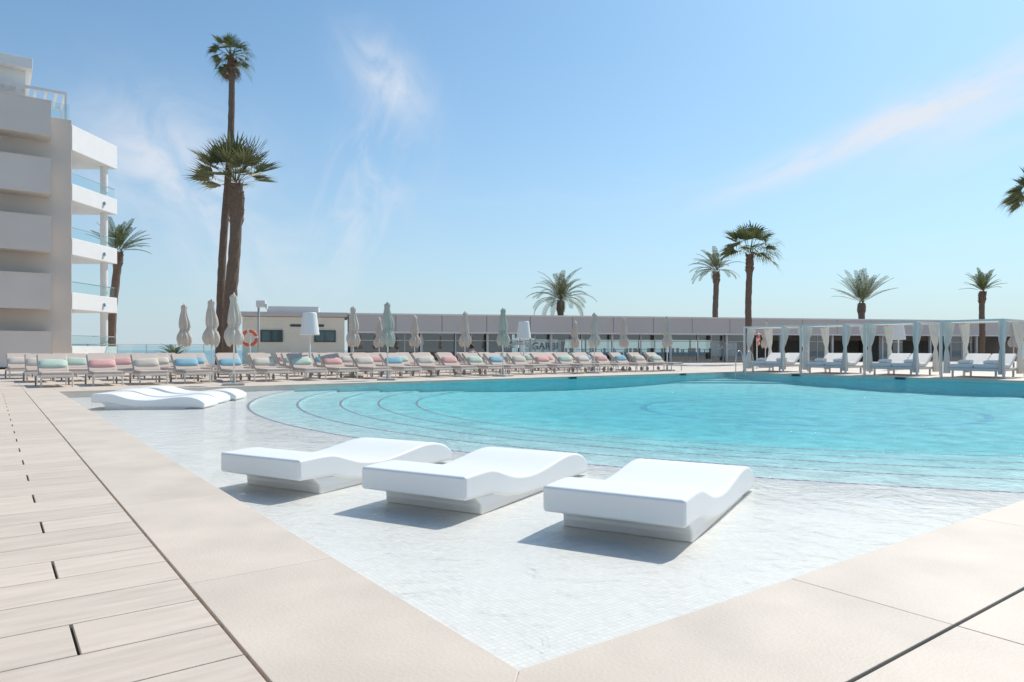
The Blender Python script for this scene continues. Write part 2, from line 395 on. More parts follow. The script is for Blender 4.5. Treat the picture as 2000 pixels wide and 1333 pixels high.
# ---------------------------------------------------------------- sunbeds
def rotx(a,o): return Matrix.Translation(o)@Matrix.Rotation(a,4,'X')@Matrix.Translation(-Vector(o))
bed=empty('sunbed','taupe cushioned sunbed with pale frame on the terrace','sunbed',(0,0,0),0,'sunbeds in rows on the pool terrace')
mb=MB()
mb.box(-.36,-.32,0,1.95,.25,.31); mb.box(.32,.36,0,1.95,.25,.31); mb.box(-.36,.36,-.02,.03,.25,.31); mb.box(-.36,.36,1.92,1.96,.25,.31)
for k in range(6): mb.box(-.32,.32,.2+.3*k,.25+.3*k,.27,.30)
R=rotx(math.radians(36),(0,1.15,.31))
mb.box(-.35,-.31,1.15,1.95,.30,.335,0,R); mb.box(.31,.35,1.15,1.95,.30,.335,0,R); mb.box(-.35,.35,1.92,1.97,.30,.335,0,R)
mb.box(-.30,-.27,1.60,1.63,.30,.62); mb.box(.27,.30,1.60,1.63,.30,.62)
mb.obj('frame',M['bedframe'],parent=bed,bevel=.006,seg=1)
mb=MB(); mb.box(-.34,.34,.02,1.13,.312,.385); mb.box(-.34,.34,1.16,1.94,.337,.40,0,R)
mb.obj('mattress',M['bed'],parent=bed,bevel=.022,seg=3)
for x,y in ((-.34,.12),(.34,.12),(-.34,1.8),(.34,1.8)):
    mb=MB(); mb.tube([(x,y,.0),(x,y,.25)],[.02,.024],8)
    mb.obj('leg',M['bedframe'],parent=bed)
for x in (-.38,.38):
    mb=MB(); mb.tube([(x-.015,1.55,.09),(x+.015,1.55,.09)],[.09,.09],16); mb.box(x-.012,x+.012,1.54,1.56,.09,.26)
    mb.obj('wheel',M['wheel'],parent=bed)
mb=MB(); nu,nv=20,10
def sp(v,p): return math.copysign(abs(v)**p,v)
for i in range(nv+1):
    ph=-math.pi/2+math.pi*i/nv
    for k in range(nu):
        a=2*math.pi*k/nu
        cxx=sp(math.cos(ph),.75)
        mb.v.append((.33*cxx*sp(math.cos(a),.45),.075*sp(math.sin(ph),1.0),.155*cxx*sp(math.sin(a),.45)))
for i in range(nv):
    for k in range(nu):
        j=(k+1)%nu; mb.f.append((i*nu+k,i*nu+j,(i+1)*nu+j,(i+1)*nu+k)); mb.m.append(0)
pm={}
for c in ('mint','pink','blue','sand'):
    o=mb.obj('pillow',M[c],smooth=True); pm[c]=o.data; bpy.data.objects.remove(o)
pl={'mint':'pale mint green pillow','pink':'coral pink pillow','blue':'sky blue pillow','sand':'sand beige pillow'}
seq=['mint','pink','sand','blue','blue','sand','mint','pink','sand','blue','sand','pink','mint','blue','sand','pink','mint','sand','pink','blue','sand','mint']
first=True
for r,(b0,n,st) in enumerate(((19.7,22,1.13),(23.1,22,1.13),(26.4,22,1.13))):
    for i in range(n):
        a=.15+st*i-(.25*r)+random.uniform(-.06,.06)
        bb=b0+random.uniform(-.08,.08); rr=TH+random.uniform(-.04,.04)
        x,y=PW(a,bb)
        if first: bed.location=(x,y,0); bed.rotation_euler=(0,0,rr); first=False
        else: copy_thing(bed,(x,y,0),rr)
        if r==2 and i%2: continue
        c=seq[(i+r*5)%len(seq)]
        p=bpy.data.objects.new('pillow',pm[c]); col.objects.link(p)
        ly=1.33; lz=.575
        p.location=(x-math.sin(rr)*ly,y+math.cos(rr)*ly,lz); p.rotation_euler=(math.radians(-40)+random.uniform(-.1,.1),random.uniform(-.08,.08),rr)
        tag(p,pl[c]+' leaning on a sunbed backrest','pillow','pillows on the sunbeds')

# ---------------------------------------------------------------- umbrellas
def umbrella(mt):
    e=empty('closed_umbrella','folded beige parasol on a slim pole beside sunbeds','umbrella',(0,0,0),0,'closed parasols on the pool terrace')
    mb=MB(); mb.tube([(0,0,.06),(0,0,2.44)],[.022,.02],10); mb.tube([(0,0,2.40),(0,0,2.5)],[.03,.012],8)
    mb.obj('pole',M['frame'],parent=e,smooth=True)
    mb=MB(); mb.box(-.28,.28,-.28,.28,0,.06); mb.tube([(0,0,.06),(0,0,.3)],[.045,.04],10); mb.obj('base_plate',M['concrete'],parent=e,bevel=.01)
    mb=MB()
    prof=[(1.14,.15),(1.20,.20),(1.32,.215),(1.45,.185),(1.55,.13),(1.60,.125),(1.70,.155),(1.85,.15),(2.05,.115),(2.25,.075),(2.36,.10),(2.42,.07),(2.45,.025)]
    def fn(i,a): return 1+.20*math.cos(8*a+.2*math.sin(i*1.7))*(.9 if i<10 else .3)+.08*math.sin(3*a+i*.8)
    mb.tube([(.012*math.sin(i*1.3),.012*math.cos(i),z) for i,(z,r) in enumerate(prof)],[r for z,r in prof],48,fn=fn,caps=False)
    for k in range(48):
        v=mb.v[k]; mb.v[k]=(v[0],v[1],v[2]-.05*(1+math.cos(8*2*math.pi*k/48))*random.uniform(.5,1.2))
    mb.obj('canopy',mt,parent=e,smooth=True)
    mb=MB(); mb.tube([(0,0,1.56),(0,0,1.59)],[.145,.145],16); mb.obj('tie_strap',mt,parent=e)
    return e
ub=umbrella(M['umb']); ug=umbrella(M['umbg'])
ul=[(-.4638,23.2),(-.4254,21.0),(-.3935,19.1),(-.2246,24.6),(-.188,33),(-.1377,31),(-.0667,27.8),(.0891,36.9),(.1167,28.9),(.158,32.9),(.2196,31.9),(.3587,38),(.71,36)]
for i,(rt,d) in enumerate(ul):
    if i==0: ub.location=(rt*d,d,0)
    else: copy_thing(ub,(rt*d,d,0),random.uniform(0,6))
gl_='folded grey-green parasol on a slim pole beside sunbeds'
ug.location=(-.1761*22.3,22.3,0); ug['label']=gl_; copy_thing(ug,(-.013*25.5,25.5,0),1.0,gl_)

# ---------------------------------------------------------------- giant lamps
lp=empty('floor_lamp','oversized white outdoor floor lamp with tapered shade','lamp',(-.2862*23.6,23.6,0),0,'oversized outdoor lamps')
mb=MB(); mb.tube([(0,0,.03),(0,0,1.6)],[.03,.03],12); mb.obj('pole',M['lamp'],parent=lp,smooth=True)
mb=MB(); mb.tube([(0,0,0),(0,0,.03),(0,0,.05)],[.24,.24,.05],24); mb.obj('foot',M['lamp'],parent=lp)
mb=MB(); mb.tube([(0,0,1.45),(0,0,1.47),(0,0,2.17),(0,0,2.2)],[.31,.315,.225,.21],32); mb.obj('lamp_shade',M['lamp'],parent=lp,smooth=False,bevel=.01)
copy_thing(lp,(.0167*30.8,30.8,0)); copy_thing(lp,(.547*34,34,0))

# ---------------------------------------------------------------- palms
def fan_leaf(mb,base,phi,el,lpet,r,nseg,droop,mi=0):
    d=Vector((math.cos(phi)*math.cos(el),math.sin(phi)*math.cos(el),math.sin(el)))
    s=Vector((-math.sin(phi),math.cos(phi),0)); b=Vector(base)
    p=b+d*lpet+Vector((0,0,-.06*lpet)); w=.018
    mb.quad([b-s*w*1.5,b+s*w*1.5,p+s*w,p-s*w],mi)
    d2=(d+Vector((0,0,-.15-droop*.4))).normalized(); nrm=s.cross(d2).normalized()
    tw=random.uniform(-.5,.5); s=(s*math.cos(tw)+nrm*math.sin(tw)).normalized(); nrm=s.cross(d2).normalized()
    spread=math.radians(100)
    for k in range(nseg):
        a=-spread+2*spread*(k+.5)/nseg
        dr=(d2*math.cos(a)+s*math.sin(a)+nrm*(-.22*abs(math.sin(a)))).normalized()
        L_=r*(.72+.28*math.cos(a))*random.uniform(.82,1.12)
        sd=(-d2*math.sin(a)+s*math.cos(a)).normalized()
        hw=.5*L_*math.tan(spread/nseg)*.9
        mid=p+dr*L_*.42; q=p+dr*L_*.75+Vector((0,0,-droop*L_*.10)); tip=p+dr*L_+Vector((0,0,-droop*L_*.45))
        fold=nrm*(hw*.5)
        mb.quad([p,mid-sd*hw+fold,q-sd*hw*.42,q+sd*hw*.42,mid+sd*hw-fold],mi)
        mb.quad([q-sd*hw*.42,tip,q+sd*hw*.42],mi)
def pin_leaf(mb,base,phi,el,Lr,droop,mi=0,n=24):
    b=Vector(base); s=Vector((-math.sin(phi),math.cos(phi),0)); pts=[]; p=b.copy(); e_=el
    for i in range(n+1):
        pts.append((p.copy(),e_)); st=Lr/n
        p=p+Vector((math.cos(phi)*math.cos(e_),math.sin(phi)*math.cos(e_),math.sin(e_)))*st
        e_-=droop/n*(0.5+1.2*i/n)
    for i in range(n):
        (p0,e0),(p1,e1)=pts[i],pts[i+1]; w=.022*(1-i/n)+.004
        mb.quad([p0-s*w,p0+s*w,p1+s*w,p1-s*w],mi)
        t_=i/n
        if t_<.10: continue
        ll=Lr*.22*math.sin(math.pi*min(1,(.12+t_*.86)))**.6*random.uniform(.85,1.1)
        d=Vector((math.cos(phi)*math.cos(e0),math.sin(phi)*math.cos(e0),math.sin(e0))); nn=s.cross(d)*-1
        if nn.z<0: nn=-nn
        for sg in (-1,1):
            dr=(s*sg*.7+d*.85+nn*.22).normalized(); q=p0+dr*ll*.55; tip=p0+dr*ll+Vector((0,0,-.16*ll)); hw=.020+.012*Lr/2
            mb.quad([p0-d*hw*.5,q-d*hw,tip,q+d*hw,p0+d*hw*.5],mi)
def palm(loc,base_off,topz,r0,r1,kind,cr,label,nleaf=34,lo=-.5,hi=1.35,lean=(0,0),boots=1.0,leafm='leaf',droop=.5,dead=0,bulge=1.35):
    e=empty('palm_tree',label,'palm tree',loc)
    mb=MB(); n=max(10,int(topz*3.2)); pts=[];rd=[]
    for i in range(n+1):
        t_=i/n; c=t_*t_*(3-2*t_)
        pts.append((base_off[0]*c+.05*math.sin(t_*7+topz),base_off[1]*c,topz*t_))
        rr=r0+(r1-r0)*t_+ (r0*.35*max(0,1-t_*12)) 
        if topz*(1-t_)<boots: rr*= 1+(bulge-1)*math.sin(math.pi*min(1,(topz*(1-t_))/boots)*.9+.3)
        rd.append(rr*(1+.04*(i%2)+random.uniform(-.025,.025)))
    mb.tube(pts,rd,14,fn=lambda i,a:1+.04*math.sin(5*a+i*2.1)+random.uniform(-.03,.03))
    nb=int(40*boots)
    for k in range(nb):
        f=random.random(); zz=topz-boots*f; t_=zz/topz; c=t_*t_*(3-2*t_); a=k*2.4
        cxn=base_off[0]*c+.05*math.sin(t_*7+topz); rr=(r0+(r1-r0)*t_)*1.0
        x,y=math.cos(a),math.sin(a); w=.07
        b0=Vector((cxn+x*rr,base_off[1]*c+y*rr,zz)); tp=b0+Vector((x*.13,y*.13,.22)); s=Vector((-y,x,0))*w
        mb.quad([b0-s,b0+s,tp+s*.4,tp-s*.4],1); mb.quad([b0-s-Vector((0,0,.08)),b0+s-Vector((0,0,.08)),tp+s*.4,tp-s*.4],1)
    mb.obj('trunk',[M['trunk'],M['boots']],parent=e,smooth=False,fixn=False)
    top=Vector((base_off[0]+.05*math.sin(7+topz),base_off[1],topz))
    mb=MB()
    for k in range(nleaf):
        f=(k+.5)/nleaf; el=lo+(hi-lo)*f+random.uniform(-.15,.15); phi=k*2.39996+random.uniform(-.25,.25)
        L_=cr*random.uniform(.82,1.10)
        bs=top+Vector((math.cos(phi)*r1*.6+0,math.sin(phi)*r1*.6,.12*f+.05))
        if lean!=(0,0):
            dd=Vector((math.cos(phi)*math.cos(el)+lean[0],math.sin(phi)*math.cos(el)+lean[1],math.sin(el))).normalized(); phi=math.atan2(dd.y,dd.x); el=math.asin(max(-1,min(1,dd.z)))
        if kind=='fan': fan_leaf(mb,bs,phi,el,L_*.5,L_*.56,18,droop*(1.0 if el<.7 else .5))
        else: pin_leaf(mb,bs,phi,el,L_*1.18,droop*1.6*(1.1-.5*f))
    for k in range(dead):
        phi=k*2.4; fan_leaf(mb,top+Vector((math.cos(phi)*r1,math.sin(phi)*r1,-.2-.3*random.random())),phi,-1.2+random.uniform(-.15,.2),cr*.3,cr*.33,10,.5,1)
    mb.obj('crown',[M[leafm],M['dead']],parent=e,fixn=False)
    return e
palm((-14.05,34,0),(.55,0),15.0,.205,.13,'fan',1.15,'very tall slender fan palm with small ragged crown',30,-.7,1.4,boots=.8,droop=.8,dead=8,bulge=1.2)
palm((-13.2,33,0),(.3,0),8.7,.31,.235,'fan',2.3,'stout fan palm with spiky crown beside taller palm',32,.05,1.4,boots=1.9,droop=.12,dead=0,bulge=1.5,leafm='leaf2')
palm((-25.6,45,0),(.45,0),7.2,.26,.22,'pin',1.75,'palm with upswept fronds behind the hotel balconies',30,.3,1.45,lean=(.25,0),boots=1.0,droop=.35)
palm((4.03,58,0),(0,0),5.0,.28,.24,'pin',2.4,'round feathery date palm rising behind the bar roof',46,-.05,1.45,boots=1.0,droop=.9,leafm='leaf2')
palm((17.3,60,0),(0,0),7.6,.25,.22,'pin',2.0,'feathery palm leaning behind the bar roof',34,.0,1.35,lean=(-.3,0),boots=1.0,droop=.75,leafm='leaf2')
palm((16.1,48,0),(.0,0),7.45,.23,.19,'fan',2.4,'fan palm with broad drooping leaves before the bar',28,-.15,1.35,boots=1.3,droop=.8)
palm((31.7,64,0),(0,0),5.2,.30,.26,'pin',2.55,'palm with upright V shaped fronds behind the bar',30,.5,1.4,boots=1.0,droop=.3,leafm='leaf2')
palm((37.2,56,0),(.1,0),5.6,.21,.19,'pin',1.4,'small palm with upright fronds above the cabanas',26,.45,1.4,boots=1.0,droop=.4)
palm((29.95,40,0),(0,0),9.6,.27,.2,'fan',1.9,'tall fan palm beside the cabanas',34,-.3,1.3,boots=1.0,droop=.6)
e=empty('cycad_plant','low spiky green cycad behind the sunbeds','plant',(-14.6,30.5,0))
mb=MB(); mb.tube([(0,0,0),(0,0,.6)],[.2,.16],10); mb.obj('stem',M['trunk'],parent=e)
mb=MB()
for k in range(26): pin_leaf(mb,(0,0,.6),k*2.4,.25+1.0*k/26,.85,.9,0,14)
mb.obj('crown',M['leaf'],parent=e,fixn=False)

# ---------------------------------------------------------------- glass fence
fe=empty('glass_fence','clear glass railing with slim posts facing the sea','fence',(-26,40.5,0),math.radians(6))
for k in range(7):
    mb=MB(); mb.box(k*1.6+.03,k*1.6+1.57,-.006,.006,.08,1.22); mb.obj('glass_panel',M['glass'],parent=fe)
    mb=MB(); mb.box(k*1.6-.025,k*1.6+.025,-.025,.025,0,1.25); mb.obj('post',M['steel'],parent=fe)
mb=MB(); mb.box(-.02,11.25,-.03,.03,1.252,1.29); mb.obj('handrail',M['steel'],parent=fe)

# ---------------------------------------------------------------- hotel
h=empty('hotel_building','pale rendered hotel block with stacked solid balconies','building',(-23.4,37.55,0),TH)
mb=MB(); mb.box(-16,0,0,6,0,13.17); mb.obj('wall',M['wallp'],parent=h,bevel=.02)
for k in range(5):
    tz=1.85+2.93*k; bz=tz-1.75
    b=MB(); b.box(-16,-1.0,-1.3,-1.16,bz,tz); b.box(-1.14,-1.0,-1.158,-.002,bz,tz); b.box(-16,-1.142,-1.158,-.002,bz,bz+.28)
    b.box(-16.02,-.97,-1.33,-1.12,tz+.002,tz+.05)
    b.obj('balcony',M['balc'],parent=h)
tops=[1.15,4.02,6.92,9.82,12.95]; poly=[(.02,.06),(2.55,3.28),(.02,5.15)]
for k,tz in enumerate(tops):
    hh=.9 if k<4 else 1.35
    b=MB(); b.prism(poly,tz-hh,tz); 
    b.obj('terrace_slab',M['paint'],parent=h,bevel=.02)
    dv=Vector((2.53,3.22,0)); n_=dv.length; d_=dv/n_; nn=Vector((d_.y,-d_.x,0))
    if k<4:
        b=MB(); a0=Vector((.02,.06,0))+d_*.1-nn*.08; a1=a0+d_*(n_-.25)
        b.quad([(a0.x,a0.y,tz),(a1.x,a1.y,tz),(a1.x,a1.y,tz+.55),(a0.x,a0.y,tz+.55)]); b.obj('glass_railing',M['glass'],parent=h)
        b=MB(); b.tube([(a0.x,a0.y,tz+.57),(a1.x,a1.y,tz+.57)],[.025,.025],8); b.obj('handrail',M['steel'],parent=h)
        b=MB(); p=Vector((.02,.06,0))+d_*n_*.68+nn*.03; b.tube([(p.x,p.y,tz-.58),(p.x,p.y,tz-.4)],[.11,.06],12); b.obj('wall_lamp',M['steel'],parent=h)
for k in range(4):
    b=MB(); z0=tops[k]+.002; z1=tops[k+1]-(.9 if k<3 else 1.35)-.002
    b.tube([(1.85,3.1,z0),(1.85,3.1,z1)],[.2,.2],20); b.obj('column',M['paint'],parent=h,smooth=False)
b=MB(); b.box(-16,-2,1,5,13.172,15.6); b.obj('penthouse',M['paint'],parent=h)
b=MB(); b.box(-16,-1.7,.4,5.4,15.602,16.15); b.obj('penthouse_roof',M['paint'],parent=h,bevel=.02)
b=MB()
for yy in (.35,3.2): b.box(-4,-.2,yy,yy+.1,14.55,14.7)
b.box(-.3,-.2,.45,3.2,14.55,14.7)
for k in range(8): b.box(-3.9+.46*k,-3.8+.46*k,.45,3.2,14.58,14.66)
for xx,yy in ((-.3,.35),(-.3,3.2),(-4,.35)): b.box(xx,xx+.1,yy,yy+.1,13.172,14.549)
b.obj('pergola',M['frame'],parent=h)
b=MB(); b.quad([(-1.9,.12,13.2),(-.1,.12,13.2),(-.1,.12,14.0),(-1.9,.12,14.0)]); b.obj('glass_railing',M['glass'],parent=h)
# ---------------------------------------------------------------- bar building
BR=math.atan2(.2328,.9726)
bar=empty('bar_building','long low poolside bar with grey fascia and glazed front','building',(-11.36,49,0),BR)
XE=64
b=MB(); x=0
while x<XE:
    b.box(x+.018,x+3.182,-1.0,-.9,2.24,3.36); x+=3.2
b.obj('fascia',M['fascia'],parent=bar)
b=MB(); b.box(0,XE,-.895,7,2.30,3.36); b.obj('roof',M['dark'],parent=bar)
b=MB(); b.box(-.05,XE+.05,-1.08,7.05,3.362,3.47); b.obj('roof_edge',M['cap'],parent=bar)
b=MB(); b.box(0,XE,-1.02,-.86,2.12,2.236); b.obj('lower_trim',M['cap'],parent=bar)
b=MB(); b.box(31,XE,5.5,5.7,0,2.298); b.box(14,XE,2.0,2.12,1.75,2.298); b.box(0,13,5.5,5.7,0,2.298); b.obj('back_wall',M['brownwall'],parent=bar)
b=MB(); b.box(13.02,31,5.4,5.5,0,.75); b.box(13.02,31,4.6,4.68,1.9,2.298); b.obj('low_wall',M['greywall'],parent=bar)
b=MB(); b.box(3.5,12,1.6,2.3,0,1.12); b.box(3.2,12.3,1.5,2.4,1.122,1.18); b.obj('bar_counter',M['counter'],parent=bar)
b=MB()
for k in range(34):
    xx=3.4+.26*k+random.uniform(-.05,.05); hh=random.uniform(.18,.5)
    b.box(xx,xx+random.uniform(.06,.2),1.7,1.85,1.182,1.182+hh)
b.obj('bottles_and_machines',M['dark'],parent=bar)
b=MB()
for k in range(22):
    xx=13.5+random.uniform(0,17); yy=random.uniform(1.5,4.4)
    b.box(xx-.4,xx+.4,yy-.4,yy+.4,.98,1.02); b.box(xx-.03,xx+.03,yy-.03,yy+.03,0,.98)
    for s in (-.75,.75):
        b.box(xx+s-.2,xx+s+.2,yy-.2,yy+.2,.62,.66); b.box(xx+s*1.27-.02,xx+s*1.27+.02,yy-.2,yy+.2,.66,1.1)
        for q in (-.17,.17): b.box(xx+s+q-.015,xx+s+q+.015,yy-.02,yy+.02,0,.62)
b.obj('bar_furniture',M['counter'],parent=bar)
nb=int(XE/2.4)
for k in range(nb):
    x0=.3+2.4*k
    if not (30<x0<60 and k%3!=0):
        g_=MB(); g_.quad([(x0+.07,.3,.1),(x0+2.33,.3,.1),(x0+2.33,.3,2.1),(x0+.07,.3,2.1)]); w=g_.obj('window',M['barglass'],parent=bar)
        f_=MB(); f_.box(x0,x0+.09,.25,.35,0,2.298); f_.box(x0+.091,x0+2.34,.26,.34,2.1,2.16); f_.box(x0+.091,x0+2.34,.26,.34,.02,.1)
        if k%2: f_.box(x0+1.18,x0+1.24,.27,.33,.1,2.1)
        f_.box(x0+.091,x0+2.34,.27,.33,1.60,1.66)
        f_.obj('frame',M['frame'],parent=w)
    if k%2==0:
        c_=MB(); c_.box(x0-.15,x0-.005,-.2,.0,0,2.298); c_.obj('column',M['frame'],parent=bar,bevel=.01)
    if x0<31 and x0>13:
        c_=MB(); c_.box(x0-.1,x0+.0,5.9,6.0,0,2.298); c_.obj('rear_post',M['greywall'],parent=bar)
b=MB(); b.box(12.8,15.5,.18,.2,.45,1.7); b.obj('sign_panel',M['signp'],parent=bar)
b=MB(); b.box(27.9,30.1,.18,.2,.45,1.55); b.obj('sign_panel',M['signp'],parent=bar)
textobj('sign_lettering','GARBI',.72,M['letter'],parent=bar,loc=(14.25,.165,1.22),bold=.012)
textobj('sign_lettering','GARBI',.5,M['letterw'],parent=bar,loc=(29.0,.165,1.15),bold=.01)
for i in range(2):
    b=MB(); pts=[(11.0+.2*k,.165,.85+.55*math.sin(math.pi*(k/13))+.14*i) for k in range(14)]
    b.tube(pts,[.02+.05*math.sin(math.pi*k/13) for k in range(14)],6); b.obj('sign_wave',M['letterw'],parent=bar)
# hut
hu=empty('service_hut','cream clad service hut with two small windows','hut',(-11.36,49,0),BR)
b=MB()
zz=0
while zz<3.1:
    b.quad([(-6.75,-1.30,zz),(-.25,-1.30,zz),(-.25,-1.25,zz+.24),(-6.75,-1.25,zz+.24)])
    b.quad([(-6.75,-1.25,zz+.24),(-.25,-1.25,zz+.24),(-.25,-1.30,zz+.24),(-6.75,-1.30,zz+.24)])
    b.quad([(-.25,-1.30,zz),(-.25,4,zz),(-.25,4,zz+.24),(-.25,-1.25,zz+.24)])
    b.quad([(-6.75,-1.30,zz),(-6.75,4,zz),(-6.75,4,zz+.24),(-6.75,-1.25,zz+.24)])
    zz+=.24
b.obj('wall',M['siding'],parent=hu,fixn=False)
b=MB(); b.box(-6.95,-.06,-1.5,4.2,3.18,3.46); b.obj('roof',M['fascia'],parent=hu,bevel=.01)
b=MB(); b.box(-5.4,-2.0,.5,3,3.462,3.95); b.obj('roof_unit',M['cap'],parent=hu,bevel=.02)
for x0 in (-5.55,-2.15):
    w=MB(); w.quad([(x0,-1.315,1.55),(x0+1.25,-1.315,1.55),(x0+1.25,-1.315,2.2),(x0,-1.315,2.2)]); wo=w.obj('window',M['winglass'],parent=hu)
    f=MB()
    f.box(x0-.07,x0,-1.36,-1.29,1.48,2.27); f.box(x0+1.25,x0+1.32,-1.36,-1.29,1.48,2.27); f.box(x0,x0+1.25,-1.36,-1.29,1.48,1.55); f.box(x0,x0+1.25,-1.36,-1.29,2.2,2.27)
    f.box(x0+.6,x0+.64,-1.34,-1.318,1.55,2.2)
    f.obj('frame',M['dark'],parent=wo)
b=MB(); b.box(-3.75,-1.6,-1.33,-1.305,2.5,2.66); b.obj('vent',M['dark'],parent=hu)

def lifering(loc,rot,label,sc=1.0):
    e=empty('life_ring',label,'life ring',loc,rot,'life rings by the pool')
    b=MB(); R0,r0,n,m_=.30*sc,.075*sc,48,12
    for i in range(n):
        A=2*math.pi*i/n
        for k in range(m_):
            B=2*math.pi*k/m_; rr=R0+r0*math.cos(B)
            b.v.append((rr*math.cos(A),r0*.7*math.sin(B),rr*math.sin(A)))
    for i in range(n):
        for k in range(m_):
            b.f.append((i*m_+k,((i+1)%n)*m_+k,((i+1)%n)*m_+(k+1)%m_,i*m_+(k+1)%m_)); b.m.append(1 if (i%12) in (0,1) else 0)
    b.obj('ring',[M['ring'],M['ringw']],parent=e,smooth=True)
    b=MB(); b.tube([(0,.08,-loc[2]),(0,.08,.1)],[.03,.03],8); b.obj('stand_post',M['frame'],parent=e)
    return e
lifering((-.3717*30,30,1.45),0,'red and white life ring on a post by the hut')
lifering((.349*36,36,1.5),1.1,'red life ring on a post beside cabanas',.85)
e=empty('lamp_post','grey pole with boxy white floodlight head','lamp post',(-.3587*31,31,0))
b=MB(); b.tube([(0,0,0),(0,0,3.0)],[.05,.045],12); b.obj('pole',M['concrete'],parent=e,smooth=True)
b=MB(); b.box(-.08,.32,-.12,.12,2.82,3.12); b.box(.321,.40,-.09,.09,2.74,2.98); b.obj('lamp_head',M['cap'],parent=e,bevel=.03)
x,y=PW(24.35,16.9)
e=empty('pool_ladder','curved stainless steel pool handrails at the corner','ladder',(x,y,0),TH)
for k in range(2):
    b=MB(); yy=k*-.5
    b.tube(catmull([(.5,yy,0),(.48,yy,.5),(.38,yy,.82),(.2,yy,.9),(.03,yy,.78),(-.03,yy,.4),(-.03,yy,-.5)],4),[.021]*25,10); b.obj('rail',M['steel'],parent=e,smooth=True)
for k in range(2):
    b=MB(); b.box(-.06,.0,-.48,-.02,-.22-.22*k,-.19-.22*k); b.obj('step',M['steel'],parent=e)

# ---------------------------------------------------------------- cabanas
cab=empty('cabana','white canopy daybed with gathered curtains beside pool','cabana',(0,0,0),0,'canopy daybeds along the pool')
H=2.0; w=2.0
b=MB()
for x,y in ((0,0),(w-.07,0),(0,w-.07),(w-.07,w-.07)): b.box(x,x+.07,y,y+.07,0,H-.071)
b.box(0,w,0,.07,H-.07,H); b.box(0,w,w-.07,w,H-.07,H); b.box(0,.07,.071,w-.071,H-.07,H); b.box(w-.07,w,.071,w-.071,H-.07,H)
b.obj('frame',M['cabf'],parent=cab,bevel=.004,seg=1)
b=MB(); n=14
for k in range(n):
    x0=.08+(w-.16)*k/n; x1=.08+(w-.16)*(k+1)/n; s0=-.05*math.sin(math.pi*k/n); s1=-.05*math.sin(math.pi*(k+1)/n)
    b.quad([(x0,.08,H-.01+s0),(x1,.08,H-.01+s1),(x1,w-.08,H-.01+s1),(x0,w-.08,H-.01+s0)])
b.obj('roof_fabric',M['cloth'],parent=cab,fixn=False)
for i,(x,y) in enumerate(((.16,.14),(w-.2,.14),(.16,w-.16),(w-.2,w-.16))):
    b=MB(); prof=[(.12,.13),(.5,.12),(.85,.09),(1.0,.055),(1.05,.06),(1.25,.12),(1.6,.17),(1.9,.20)]
    sgx=1 if x<1 else -1
    b.tube([(x+sgx*.35*max(0,(z-1.0))**1.3*.6,y,z) for z,r in prof],[r for z,r in prof],32,caps=False,fn=lambda i_,a:(1+.22*math.cos(7*a))*(1.0 if abs(math.sin(a))<.6 else .7))
    b.obj('curtain',M['cloth'],parent=cab,smooth=True)
b=MB(); b.box(.12,w-.05,.22,w-.22,.22,.32)
for x in (.2,w-.25):
    for y in (.3,w-.36): b.box(x,x+.06,y,y+.06,0,.219)
b.obj('bed_base',M['cabf'],parent=cab,bevel=.01)
b=MB(); b.box(.12,1.25,.22,.985,.322,.46); b.box(.12,1.25,1.0,w-.22,.322,.46); b.obj('mattress',M['linen'],parent=cab,bevel=.05,seg=4)
for y0,y1 in ((.22,.985),(1.0,w-.22)):
    Rm=Matrix.Translation((1.25,0,.33))@Matrix.Rotation(math.radians(-34),4,'Y')
    b=MB(); b.box(0,.72,y0,y1,0,.13,0,Rm); b.obj('backrest',M['linen'],parent=cab,bevel=.05,seg=4)
tw=MB()
tw.tube([(-.2,0,.07),(.2,0,.07)],[.07,.07],14); tw.tube([(-.2,.13,.06),(.2,.13,.06)],[.06,.06],14)
twm=tw.obj('rolled_towel',M['linen'],smooth=False); 
firstc=True; cbs=(15.72,12.98,10.3,7.55,4.82)
for k,bb in enumerate(cbs):
    x,y=PW(26.0,bb)
    if firstc: cab.location=(x,y,0); cab.rotation_euler=(0,0,TH); firstc=False
    else: copy_thing(cab,(x,y,0),TH)
    for q in range(2):
        aa=26.55+.25*random.random(); xx,yy=PW(aa,bb+.55+.85*q)
        o=twm if (k==0 and q==0) else twm.copy()
        if o is not twm: col.objects.link(o)
        o.location=(xx,yy,.46); o.rotation_euler=(0,0,TH+random.uniform(-.5,.5)+1.4); tag(o,'white rolled towels on a daybed mattress','towel','towels on the daybeds')

